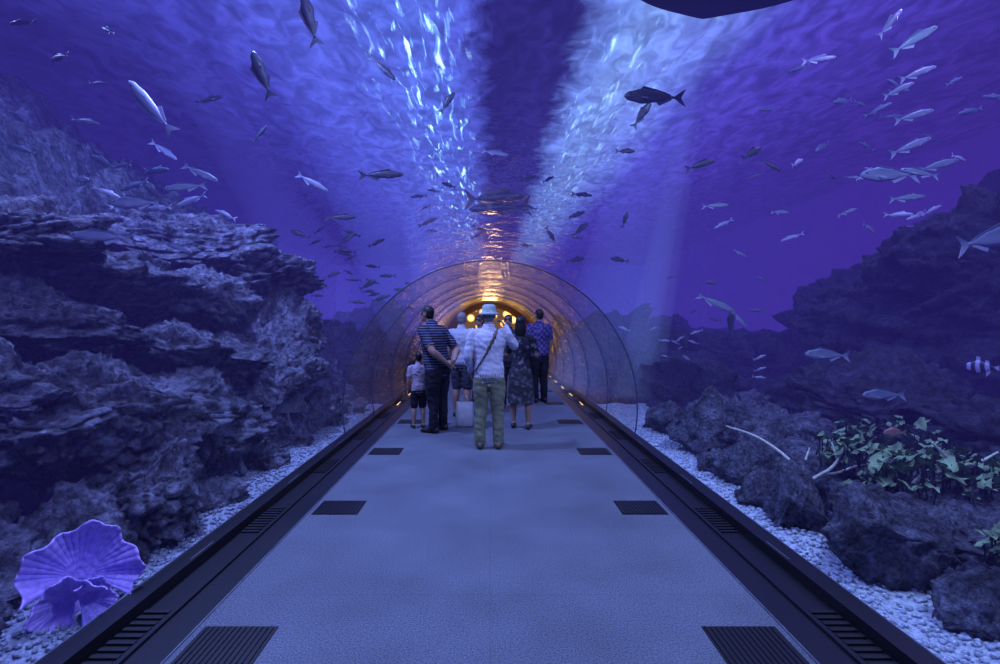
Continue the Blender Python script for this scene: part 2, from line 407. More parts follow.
for sgn, mt in ((1, M_gravel_r), (-1, M_gravel_l)):
    G = Geo(); vs, fs = ico(1); rnd = random.Random(5+sgn)
    v = []; f = []; nx, nyy = 14, 160
    for j in range(nyy+1):
        for i in range(nx+1):
            x = 1.93+1.05*i/nx; y = -1+10.5*j/nyy; v.append((x*sgn, y, -0.02+0.05*noise.noise(Vector((x*3, y*3, sgn)))-0.12*max(0, (i/nx-0.7))))
    for j in range(nyy):
        for i in range(nx):
            a = j*(nx+1)+i; f.append((a, a+1, a+nx+2, a+nx+1))
    G.add(v, f)
    for k in range(5200):
        y = 0.8+8.6*rnd.random()**1.5; x = 1.95+0.95*rnd.random(); s = rnd.uniform(0.008, 0.022)
        z = 0.0+0.05*noise.noise(Vector((x*3, y*3, sgn)))-0.012
        G.add([Vector((p.x*s*rnd.uniform(.8, 1.2), p.y*s, p.z*s*0.7))+Vector((x*sgn, y, z)) for p in vs], fs)
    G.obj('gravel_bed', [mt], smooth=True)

# ------------------------------------------------------------------ reefs
G = Geo()
L = [((-3.35, 2.75, 0.05), (.75, .7, .6)), ((-2.65, 3.75, 0.1), (.5, .6, .5)), ((-3.2, 4.0, 0.62), (.85, .85, .6)), ((-2.95, 5.1, 0.35), (.65, .8, .65)),
     ((-3.6, 3.3, 1.0), (.75, .75, .5)), ((-3.05, 6.4, 0.7), (.75, .85, .8)), ((-3.15, 7.4, 1.45), (.8, .9, .6)), ((-3.45, 7.5, 2.1), (.85, 1.0, .45)),
     ((-4.4, 7.2, 2.55), (1.2, 1.3, .5)), ((-4.1, 5.1, 1.75), (1.0, 1.1, .42)), ((-4.3, 4.3, 2.15), (.9, 1.0, .42)), ((-3.8, 5.7, 1.2), (.9, 1.0, .5)),
     ((-3.9, 4.2, 1.45), (.9, .9, .42)), ((-5.6, 7.5, 1.0), (2.0, 3.0, 1.7)), ((-6.5, 4.5, 0.9), (2.2, 3.0, 2.1)), ((-3.2, 8.4, 0.2), (.9, 1.0, .7)), ((-2.75, 6.2, 0.05), (.5, .7, .4)),
     ((-4.8, 2.2, 1.0), (1.4, 1.4, 1.2)), ((-2.75, 4.6, .75), (.42, .5, .35)), ((-3.3, 5.9, 1.75), (.5, .6, .4)), ((-3.0, 6.9, 1.0), (.45, .6, .9)),
     ((-2.6, 3.15, -.02), (.42, .42, .42)), ((-2.9, 2.3, -.05), (.5, .4, .4)), ((-2.95, 5.6, 1.1), (.45, .5, .35)), ((-3.0, 4.9, 1.25), (.4, .5, .25)), ((-3.1, 3.5, .75), (.4, .45, .3)), ((-2.85, 5.9, .5), (.4, .4, .5)),
     ((-2.35, 4.15, .0), (.26, .4, .26)), ((-2.4, 5.4, 0), (.25, .3, .22)), ((-2.55, 7.4, .1), (.4, .5, .4))]
for i, (c, s) in enumerate(L): rock_geo(G, c, s, 11+i, sub=6 if i < 13 else 5, strata=0.10)
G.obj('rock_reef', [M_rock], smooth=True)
def slope(x, y):
    b = 2.2+(-x-4.2)*0.60-0.006*(y-8)**2
    d = noise.fractal(Vector((x*0.5+y*0.25, y*0.28-x*0.2, 4)), 1, 2, 5)*0.55
    r = (1-abs(noise.noise(Vector((x*1.9+y*0.9, y*0.5, 7)))))**3*0.55+(1-abs(noise.noise(Vector((x*4+y*2.2, y*1.1, 3)))))**3*0.16+0.07*noise.fractal(Vector((x*3, y*3, 2)), 1, 2, 4)
    e = 1.0-max(0, (y-12.5)/3.5)
    return max(-0.4, min(b+d+r, 6.8)*max(0, e)-max(0, x+5.3)*2.2)
grid('reef_slope', -13.8, -4.2, 260, -1.0, 16.5, 380, slope, M_slope)

G = Geo()
L = [((7.2, 8.2, 1.3), (1.9, 2.5, 2.0)), ((6.9, 6.3, 1.9), (1.3, 1.5, 1.3)), ((4.6, 5.6, 0.4), (1.1, 1.3, .75)), ((6.6, 12, 0.3), (2.6, 2.0, 1.35)), ((5.8, 17, 0.5), (2.5, 2.5, 1.5)),
     ((8.5, 4.5, 1.2), (2.5, 2.5, 2.0)), ((3.9, 9.5, 0.1), (1.1, 2.2, .85)), ((4.9, 3.9, 0.25), (1.3, 1.3, .7)), ((10.5, 10.5, 2), (2.5, 4, 2.4)),
     ((3.7, 12.5, 0.3), (1.4, 2.2, 1.3)), ((3.6, 16, 0.5), (1.5, 2.2, 1.8)), ((-3.6, 11.5, 0.3), (1.4, 2.0, 1.3)), ((-3.7, 15.5, 0.5), (1.6, 2.4, 1.9))]  # these masses are added beside the far tunnel to darken it
for i, (c, s) in enumerate(L): rock_geo(G, c, s, 51+i, sub=6 if i < 4 else 5, strata=0.1)
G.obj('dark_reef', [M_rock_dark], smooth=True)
G = Geo()
for i, (c, s) in enumerate([((3.1, 3.1, 0.12), (.55, .6, .38)), ((2.75, 2.3, 0.0), (.38, .45, .32)), ((3.3, 4.3, 0.1), (.65, .8, .38)), ((3.2, 5.6, 0.1), (.6, .8, .42)), ((3.6, 2.4, .3), (.5, .6, .4)), ((3.6, 7.2, 0.1), (.8, 1, .5)), ((2.75, 3.55, .05), (.3, .35, .3)), ((4.0, 3.3, .35), (.5, .5, .45))]):
    rock_geo(G, c, s, 81+i, sub=5)
G.obj('coral_bank', [M_boulder], smooth=True)
for i, (c, s) in enumerate([((2.38, 3.05, 0.10), (.37, .34, .38)), ((2.30, 3.75, 0.08), (.25, .27, .36)), ((2.42, 4.75, 0.1), (.30, .35, .34)), ((2.64, 5.95, 0.28), (.52, .48, .54)),
                            ((2.35, 5.2, 0.0), (.2, .25, .22)), ((2.48, 2.5, 0.02), (.26, .26, .28)), ((2.5, 7.1, 0.1), (.3, .4, .3)), ((2.3, 4.3, 0.02), (.2, .2, .2))]):
    G = Geo(); rock_geo(G, (0, 0, 0), s, 101+i, sub=5, rough=0.7); o = G.obj('boulder', [M_boulder], smooth=True); o.location = c

# ------------------------------------------------------------------ corals
M_fan = simple('fan_coral_mat', (0.52, 0.38, 0.92), rough=0.6, scale=30, var=0.2, bump=0.4)
def fan(name, loc, R, rz, mat, cup=0.35, spread=220, seed=0, tilt=0, roll=0, lobe=False):
    def build(R, cup, spread, seed):
        v = []; f = []; na, nr = 200, 28
        for i in range(na+1):
            a = math.radians(-spread/2+spread*i/na)
            Rr = R*(1+0.07*math.sin(a*5+seed)+0.04*math.sin(a*13+seed*2))*(0.95+0.12*math.cos(a))
            edge = abs(i/na-.5)*2
            for j in range(nr+1):
                t = j/nr; r = Rr*t
                w = cup*R*t*t*(1+edge**3*1.2)+R*0.14*t*t*math.sin(a*6+seed)+R*0.022*math.sin(a*44)*t**.5 + R*0.01*math.sin(t*40)
                v.append(Vector((r*math.sin(a), -w, r*math.cos(a))))
        for i in range(na):
            for j in range(nr):
                q = i*(nr+1)+j; f.append((q, q+1, q+nr+2, q+nr+1))
        return v, f
    G = Geo(); G.add(*build(R, cup, spread, seed))
    if lobe:
        v, f = build(R*.62, .9, 230, seed+3); M = Matrix.Rotation(math.radians(-75), 3, 'Y')
        G.add([M @ p+Vector((.0, -.03, -R*.45)) for p in v], f)
        v, f = build(R*.5, .8, 200, seed+5); M = Matrix.Rotation(math.radians(70), 3, 'Y')
        G.add([M @ p+Vector((.03, -.04, -R*.4)) for p in v], f)
    vv, ff = tube([(0, 0, R*0.1), (0, 0.03, -R*.3), (0.02, 0.05, -R*0.8)], [R*0.06, R*0.09, R*0.16]); G.add(vv, ff)
    o = G.obj(name, [mat], smooth=True); o.location = loc; o.rotation_euler = (tilt, roll, rz)
    md = o.modifiers.new('s', 'SOLIDIFY'); md.thickness = 0.008
    return o
fan('fan_coral', (-2.19, 2.66, 0.14), 0.26, math.radians(40), M_fan, seed=1, cup=.4, tilt=-.15, spread=215, roll=.2, lobe=True)
M_fan2 = simple('plate_coral_mat', (0.10, 0.11, 0.15), rough=0.8, scale=30, bump=0.4)
fan('plate_coral', (-2.5, 5.0, 0.2), 0.24, 0.5, M_fan2, seed=3, tilt=-.9)
fan('plate_coral', (-2.5, 6.2, 0.4), 0.22, 0.4, M_fan2, seed=5, tilt=-.7)
M_branch = simple('branch_coral_mat', (0.62, 0.65, 0.55), rough=0.7, scale=40, bump=0.4)
G = Geo()
def br(pts, rs): v, f = tube(pts, rs, step=0.04, segs=10); G.add(v, f)
br([(2.2, 4.65, .54), (2.34, 4.4, .50), (2.44, 4.15, .40), (2.49, 4.0, .27), (2.5, 3.95, 0.12)], [.006, .010, .013, .016, .02])
br([(2.49, 4.0, .20), (2.58, 3.95, .28), (2.68, 3.9, .38), (2.76, 3.9, .52)], [.016, .015, .012, .006])
br([(2.6, 3.95, .29), (2.72, 3.92, .32), (2.86, 3.9, .38), (3.0, 3.85, .42)], [.013, .011, .008, .005])
br([(2.52, 4.0, .25), (2.55, 4.05, .36), (2.62, 4.1, .47)], [.012, .010, .005])
br([(2.72, 3.92, .44), (2.7, 3.95, .55)], [.01, .005])
br([(2.85, 3.5, .1), (2.9, 3.4, .42), (3.02, 3.3, .52), (3.2, 3.3, .56), (3.35, 3.3, .64)], [.018, .016, .013, .01, .006])
br([(3.02, 3.3, .52), (3.0, 3.3, .62), (2.92, 3.3, .70)], [.012, .01, .006])
G.obj('branching_coral', [M_branch], smooth=True)
M_green = simple('leafy_coral_mat', (0.16, 0.26, 0.14), rough=0.8, scale=9, var=0.8)
def leafy(name, loc, R, n, seed, mat):
    rnd = random.Random(seed); G = Geo()
    for k in range(n):
        a = rnd.uniform(0, 2*math.pi); r = R*math.sqrt(rnd.random()); c = Vector((r*math.cos(a), r*math.sin(a)*0.7, 0.10*(1-(r/R)**2)+rnd.uniform(-.06, .08)+.07*noise.noise(Vector((r*8, a*3, seed)))))
        s = rnd.uniform(.018, .05); ph = rnd.uniform(0, 6)
        rings = 3; seg = 12; v = [c]; f = []
        tl = Vector((rnd.uniform(-1, 1), rnd.uniform(-1, .5), 0))
        for i in range(1, rings+1):
            for j in range(seg):
                b = 2*math.pi*j/seg; rr = s*i/rings*(1+.35*math.sin(b*5+ph)*i/rings)
                p = Vector((rr*math.cos(b), rr*math.sin(b), 0.25*s*(i/rings)**2*math.sin(b*3+ph)+s*.2*(i/rings)**2)); p.z += p.x*tl.x+p.y*tl.y
                v.append(c+p)
        for j in range(seg): f.append((0, 1+j, 1+(j+1) % seg))
        for i in range(rings-1):
            for j in range(seg): a1 = 1+i*seg+j; b1 = 1+i*seg+(j+1) % seg; f.append((a1, a1+seg, b1+seg, b1))
        G.add(v, f)
        vv, ff = tube([c, c+Vector((rnd.uniform(-.02, .02), 0, -.06)), c+Vector((rnd.uniform(-.03, .03), 0.02, -.14))], [.004, .005, .006], segs=6, step=.05); G.add(vv, ff, 1)
    o = G.obj(name, [mat, M_rock_dark], smooth=True); o.location = loc; return o
leafy('leafy_coral', (3.05, 3.35, .46), .45, 150, 1, M_green)
leafy('leafy_coral', (2.95, 4.0, .42), .34, 80, 2, M_green)
leafy('leafy_coral', (2.75, 2.55, .30), .2, 60, 3, M_green)
leafy('leafy_coral', (3.5, 4.4, .48), .5, 90, 5, M_green)
leafy('leafy_coral', (2.62, 3.45, .30), .14, 30, 6, M_green)

# ------------------------------------------------------------------ fish
def mat_fish(name, back, belly, rough=0.45):
    m, nt, out = new_mat(name)
    b = N(nt, 'ShaderNodeBsdfPrincipled'); b.inputs['Roughness'].default_value = rough; b.inputs['Metallic'].default_value = 0.1
    tc = N(nt, 'ShaderNodeTexCoord'); s = N(nt, 'ShaderNodeSeparateXYZ'); nt.links.new(tc.outputs['Object'], s.inputs[0])
    mr = N(nt, 'ShaderNodeMapRange'); mr.inputs['From Min'].default_value = -0.12; mr.inputs['From Max'].default_value = 0.14; nt.links.new(s.outputs['Z'], mr.inputs['Value'])
    r = ramp(nt, [(0.2, belly), (0.75, back)]); nt.links.new(mr.outputs[0], r.inputs['Fac'])
    nt.links.new(r.outputs[0], b.inputs['Base Color']); nt.links.new(b.outputs[0], out.inputs['Surface']); return m
M_silver = mat_fish('silver_fish_mat', (0.10, 0.13, 0.22), (0.42, 0.44, 0.62))
M_darkf = mat_fish('dark_fish_mat', (0.012, 0.015, 0.03), (0.06, 0.08, 0.12))
M_eye = simple('eye_mat', (0.01, 0.01, 0.01), rough=0.1)
def fish_mesh(name, mats, prof, width=0.45, tail=0.24, dorsal=0.06):
    G = Geo(); rings = []
    ts = [i/22 for i in range(23)]
    def H(t):
        for i in range(len(prof)-1):
            if prof[i][0] <= t <= prof[i+1][0]:
                u = (t-prof[i][0])/(prof[i+1][0]-prof[i][0]); u = u*u*(3-2*u) if 0 < i < len(prof)-2 else math.sin(u*math.pi/2) if i == 0 else u
                return prof[i][1]*(1-u)+prof[i+1][1]*u
        return prof[-1][1]
    for t in ts:
        h = max(H(t), .004); x = 0.5-t*0.84; w = h*width*(1-.3*t)
        rings.append([Vector((x, w*math.cos(a), h*math.sin(a)*(1.0 if math.sin(a) > 0 else 0.9))) for a in [2*math.pi*j/16 for j in range(16)]])
    v, f = ring_loft(rings); G.add(v, f, 0)
    def plate(pts, th=.006):
        n = len(pts); v = [(x, th/2, z) for x, z in pts]+[(x, -th/2, z) for x, z in pts]
        f = [tuple(range(n)), tuple(reversed(range(n, 2*n)))]+[(i, i+n, (i+1) % n+n, (i+1) % n) for i in range(n)]
        G.add(v, f, 1)
    hb = H(1.0)
    plate([(-.32, hb), (-.38, tail*.28), (-.44, tail*.46), (-.5, tail*.58), (-.465, tail*.34), (-.44, tail*.15), (-.425, 0), (-.32, 0)])
    plate([(-.32, 0), (-.425, 0), (-.44, -tail*.15), (-.465, -tail*.34), (-.5, -tail*.58), (-.44, -tail*.46), (-.38, -tail*.28), (-.32, -hb)])
    d = [(0.5-t*.84, H(t)*.9) for t in (.3, .45, .6, .75, .88)]
    plate([(d[0][0], d[0][1])]+[(d[0][0]-.06, d[0][1]+dorsal)]+[(x-.03, z+dorsal*k) for (x, z), k in zip(d[1:], (.7, .5, .45, .2))]+[(x, z) for x, z in reversed(d[1:])])
    d = [(0.5-t*.84, -H(t)*.8) for t in (.62, .75, .9)]
    plate([(d[0][0], d[0][1]), (d[1][0], d[1][1]), (d[2][0], d[2][1]), (d[2][0]-.02, d[2][1]-dorsal*.3), (d[0][0]-.05, d[0][1]-dorsal)])
    for sg in (1, -1):
        w = H(.3)*width*.85
        v = [(.24, w*sg, -.01), (.24, w*sg, -.04), (.14, (w+.04)*sg, -.07), (.12, (w+.05)*sg, -.05)]; G.add(v, [(0, 1, 2, 3)], 1)
        v, f = ellipsoid((.5-.11*.84, H(.11)*width*.82*sg, H(.11)*.25), (.016, .008, .016), 8, 6); G.add(v, f, 2)
    me = bpy.data.meshes.new(name); me.from_pydata([tuple(p) for p in G.v], [], G.f)
    for m in mats: me.materials.append(m)
    me.polygons.foreach_set('material_index', G.m); me.polygons.foreach_set('use_smooth', [i != 1 for i in G.m]); return me
P_jack = [(0, .01), (.12, .085), (.35, .13), (.6, .10), (.9, .025), (1, .022)]
P_slim = [(0, .008), (.12, .06), (.35, .088), (.6, .075), (.9, .022), (1, .018)]
P_deep = [(0, .015), (.15, .15), (.42, .25), (.7, .17), (.92, .04), (1, .045)]
ME_sil = fish_mesh('silver_fish', [M_silver, M_silver, M_eye], P_jack)
ME_slim = fish_mesh('slim_fish', [M_silver, M_silver, M_eye], P_slim, tail=.2)
ME_dark = fish_mesh('dark_fish', [M_darkf, M_darkf, M_eye], P_jack)
ME_dslim = fish_mesh('dark_slim_fish', [M_darkf, M_darkf, M_eye], P_slim, tail=.2)
def mat_angel():
    m, nt, out = new_mat('striped_fish_mat')
    b = N(nt, 'ShaderNodeBsdfPrincipled', i_Roughness=.4)
    tc = N(nt, 'ShaderNodeTexCoord'); w = N(nt, 'ShaderNodeTexWave', i_Scale=1.3, i_Distortion=1.5); nt.links.new(tc.outputs['Object'], w.inputs['Vector'])
    r = ramp(nt, [(.4, (.04, .03, .10)), (.7, (.42, .36, .65))]); nt.links.new(w.outputs['Fac'], r.inputs['Fac']); nt.links.new(r.outputs[0], b.inputs['Base Color'])
    nt.links.new(b.outputs[0], out.inputs['Surface']); return m
M_angel = mat_angel()
ME_angel = fish_mesh('striped_angelfish', [M_angel, M_angel, M_eye], P_deep, width=.3, dorsal=.2)
M_ofish = mat_fish('orange_fish_mat', (0.3, 0.15, 0.13), (0.5, 0.35, 0.3))
ME_or = fish_mesh('orange_reef_fish', [M_ofish, M_ofish, M_eye], P_deep)
def put(me, x, y, z, ln, yaw=0, pitch=0, roll=0, name=None):
    o = bpy.data.objects.new(name or me.name, me); COL.objects.link(o)
    o.location = (x, y, z); o.scale = (ln,)*3
    R = Matrix.Rotation(math.radians(yaw), 4, 'Z') @ Matrix.Rotation(math.radians(-pitch), 4, 'Y') @ Matrix.Rotation(math.radians(roll), 4, 'X')
    o.rotation_euler = R.to_euler(); return o
FISH = [
 (ME_dark, -2.28, 5, 3.98, .52, 0, 112), (ME_dark, -1.8, 5, 4.53, .55, 0, 105), (ME_slim, -3.72, 5.5, 3.87, .78, 0, 130), (ME_dslim, -1.51, 7, 5.08, .5, 0, -42),
 (ME_dark, -.6, 7, 4.59, .36, 0, 55), (ME_dslim, -1.31, 6, 3.28, .54, 10, 4), (ME_slim, -2.31, 6.5, 3.33, .48, 0, -30), (ME_dslim, -2.4, 8, 3.2, .5, 20, 5),
 (ME_dark, 1.65, 5, 3.76, .62, 180, 2), (ME_dark, 1.7, 5.6, 3.83, .36, 0, 55), (ME_dslim, 2.52, 6, 3.4, .42, 10, 18), (ME_dark, 3.14, 6, 3.54, .36, 20, 30),
 (ME_dslim, 3.64, 6.5, 3.56, .32, 0, -30), (ME_slim, 3.15, 7, 3.15, .38, 0, 3), (ME_slim, 4.06, 7, 3.06, .3, 10, 0), (ME_sil, 4.4, 5.5, 3.13, .66, 180, 0),
 (ME_slim, 5.1, 5.7, 3.3, .5, 0, 14), (ME_slim, 5.46, 6.5, 3.8, .6, 0, 22), (ME_sil, 4.5, 4.5, 2.25, .75, 10, 12), (ME_slim, 2.48, 5.5, 1.72, .46, 0, -25),
 (ME_slim, 3.25, 6.5, 1.55, .3, 0, -50), (ME_sil, 3.38, 5, 1.18, .46, 180, 3), (ME_dark, 2.16, 8, 4.26, .32, 0, 0), (ME_dark, 2.16, 8, 3.16, .28, 0, 70),
 (ME_dark, 1.62, 9, 3.19, .38, 0, 40), (ME_dark, 2.34, 9, 2.65, .34, 180, 10), (ME_dark, 1.7, 10, 2.78, .38, 0, 10), (ME_slim, .09, 9, 4.58, .5, 0, -10),
 (ME_sil, 3.55, 4.5, .85, .4, 180, 0), (ME_dark, 3.2, 5, .71, .18, 0, -60), (ME_sil, -2.9, 4.1, 2.48, .42, 180, 0), (ME_slim, -2.95, 3.8, 2.15, .5, 180, 3),
 (ME_slim, -2.7, 4.3, 2.15, .3, 0, -20), (ME_slim, 4, 8, 2.63, .24, 0, -30), (ME_slim, 5, 7, 3.06, .3, 0, 20), (ME_dark, 3.12, 8, 1.16, .32, 0, 80),
 (ME_angel, 3.5, 3.55, 1.18, .2, 120, 0), (ME_or, 3.08, 3.8, .66, .18, 180, 0), (ME_slim, 4.6, 7, 5.2, .5, 0, 8), (ME_slim, 4.9, 6, 4.3, .42, 0, 25),
 (ME_slim, 5.3, 6.2, 4.6, .5, 0, 20), (ME_slim, 4.8, 6, 5.1, .45, 0, 50), (ME_slim, 5.0, 5.9, 3.95, .5, 0, 15), (ME_slim, -4.9, 7.5, 4.1, .5, 0, -35),
 (ME_dslim, -2.6, 9, 3.0, .45, 0, 40), (ME_dark, -3.6, 9.5, 3.2, .4, 180, 20), (ME_dark, 4.1, 8.5, 1.5, .5, 0, 85), (ME_dark, -2.2, 9, 2.2, .35, 0, 30),
 (ME_dark, 1.2, 10, 3.3, .35, 0, -60), (ME_dark, 1.9, 11, 3.9, .4, 0, 20), (ME_dark, -2.4, 4.6, 1.65, .22, 0, -50), (ME_slim, -2.8, 4.6, 2.75, .4, 180, -5),
 (ME_slim, 3.9, 4.6, 4.1, .5, 0, 30), (ME_slim, 4.3, 5.0, 3.0, .4, 180, 10), (ME_slim, 4.0, 4.8, 2.7, .35, 0, 5), (ME_slim, -2.9, 5.0, 3.0, .4, 0, -25),
]
for q in FISH: put(q[0], *q[1:])
def school(name, c, ext, n, me, seed, l=(.15, .3), pit=0):
    rnd = random.Random(seed); G = Geo(); vs = [v.co.copy() for v in me.vertices]; fs = [tuple(p.vertices) for p in me.polygons]
    for k in range(n):
        s = rnd.uniform(*l); R = Matrix.Rotation(rnd.choice([0, math.pi])+rnd.uniform(-.6, .6), 4, 'Z') @ Matrix.Rotation(rnd.uniform(-.5, .5)+pit, 4, 'Y')
        o = Vector((rnd.uniform(-1, 1)*ext[0], rnd.uniform(-1, 1)*ext[1], rnd.uniform(-1, 1)*ext[2]))
        G.add([(R @ (v*s))+o for v in vs], fs)
    o = G.obj(name, [me.materials[0]], smooth=True); o.location = c
school('fish_school', (3.6, 9.0, 1.5), (1.2, 2.0, .8), 22, ME_slim, 3)
school('fish_school', (-2.9, 11.0, 2.6), (1.0, 2.0, .7), 26, ME_dslim, 4, (.25, .4))
school('fish_school', (-3.6, 5.4, 2.85), (.6, 1.2, .2), 12, ME_slim, 6, (.22, .38))
school('fish_school', (5.8, 8.0, 4.0), (1.6, 1.5, 1.2), 30, ME_slim, 8, (.25, .45))
school('fish_school', (.2, 12.0, 4.2), (2.0, 2.0, .6), 18, ME_dslim, 9, (.25, .5))
school('fish_school', (-4.8, 7.5, 5.0), (1.6, 1.5, .8), 7, ME_dslim, 12, (.25, .5))
P_sh = [(0, .01), (.1, .055), (.3, .085), (.6, .06), (.9, .018), (1, .02)]
ME_shark = fish_mesh('reef_shark', [M_darkf, M_darkf, M_eye], P_sh, width=.95, tail=.3, dorsal=.11)
put(ME_shark, .1, 10.5, 4.15, 1.3, 0, 3); put(ME_shark, .25, 12, 4.3, 1.5, 180, -4)
G = Geo(); v = []; f = []; na, nr = 48, 10
for i in range(na):
    a = 2*math.pi*i/na; R = 0.42/(abs(math.cos(a))**1.3*0.50+abs(math.sin(a))**1.3*0.95)**0.9
    for j in range(nr+1):
        t = j/nr; v.append((R*t*math.cos(a), R*t*math.sin(a)*0.9, 0.09*(1-t**1.5)+.05*t*t*abs(math.cos(a))**3))
for i in range(na):
    for j in range(nr):
        a = i*(nr+1)+j; b = ((i+1) % na)*(nr+1)+j; f.append((a, b, b+1, a+1))
G.add(v, f); nb = len(v); G.add([(x, y, -z*.6) for x, y, z in v], [tuple(reversed(q)) for q in f])
vv, ff = tube([(0, -.35, 0), (0, -.8, .02), (.1, -1.3, .05)], [.035, .018, .005], step=.05); G.add(vv, ff)
o = G.obj('stingray', [M_darkf], smooth=True); o.location = (1.97, 4.23, 4.33); o.rotation_euler = (-.05, 0, 0)

# ------------------------------------------------------------------ people
def mat_cloth(name, c1, c2=None, kind=None, scale=10):
    if kind is None: return simple(name, c1, rough=0.9, scale=30, var=0.12, bump=0.2)
    m, nt, out = new_mat(name); b = N(nt, 'ShaderNodeBsdfPrincipled', i_Roughness=.9)
    tc = N(nt, 'ShaderNodeTexCoord')
    if kind == 'stripe':
        w = N(nt, 'ShaderNodeTexWave', i_Scale=scale); w.bands_direction = 'Z'; nt.links.new(tc.outputs['Object'], w.inputs['Vector']); fac = w.outputs['Fac']
        r = ramp(nt, [(.6, c1), (.75, c2)])
    elif kind == 'plaid':
        w = N(nt, 'ShaderNodeTexChecker', i_Scale=scale); nt.links.new(tc.outputs['Object'], w.inputs['Vector']); fac = w.outputs['Fac']
        r = ramp(nt, [(.4, c1), (.6, c2)])
    else:
        w = N(nt, 'ShaderNodeTexVoronoi', i_Scale=scale); nt.links.new(tc.outputs['Object'], w.inputs['Vector']); fac = w.outputs['Distance']
        r = ramp(nt, [(.3, c2), (.45, c1)])
    nt.links.new(fac, r.inputs['Fac']); nt.links.new(r.outputs[0], b.inputs['Base Color']); nt.links.new(b.outputs[0], out.inputs['Surface']); return m
M_skin = simple('skin_mat', (0.42, 0.25, 0.18), rough=0.55, var=.08)
M_hair = simple('hair_mat', (0.012, 0.01, 0.01), rough=0.5, scale=80)
M_hair_g = simple('gray_hair_mat', (0.25, 0.23, 0.22), rough=0.6, scale=80)
M_shoe = simple('shoe_mat', (0.03, 0.025, 0.02), rough=0.4)
M_shoe_b = simple('brown_shoe_mat', (0.10, 0.07, 0.045), rough=0.5)

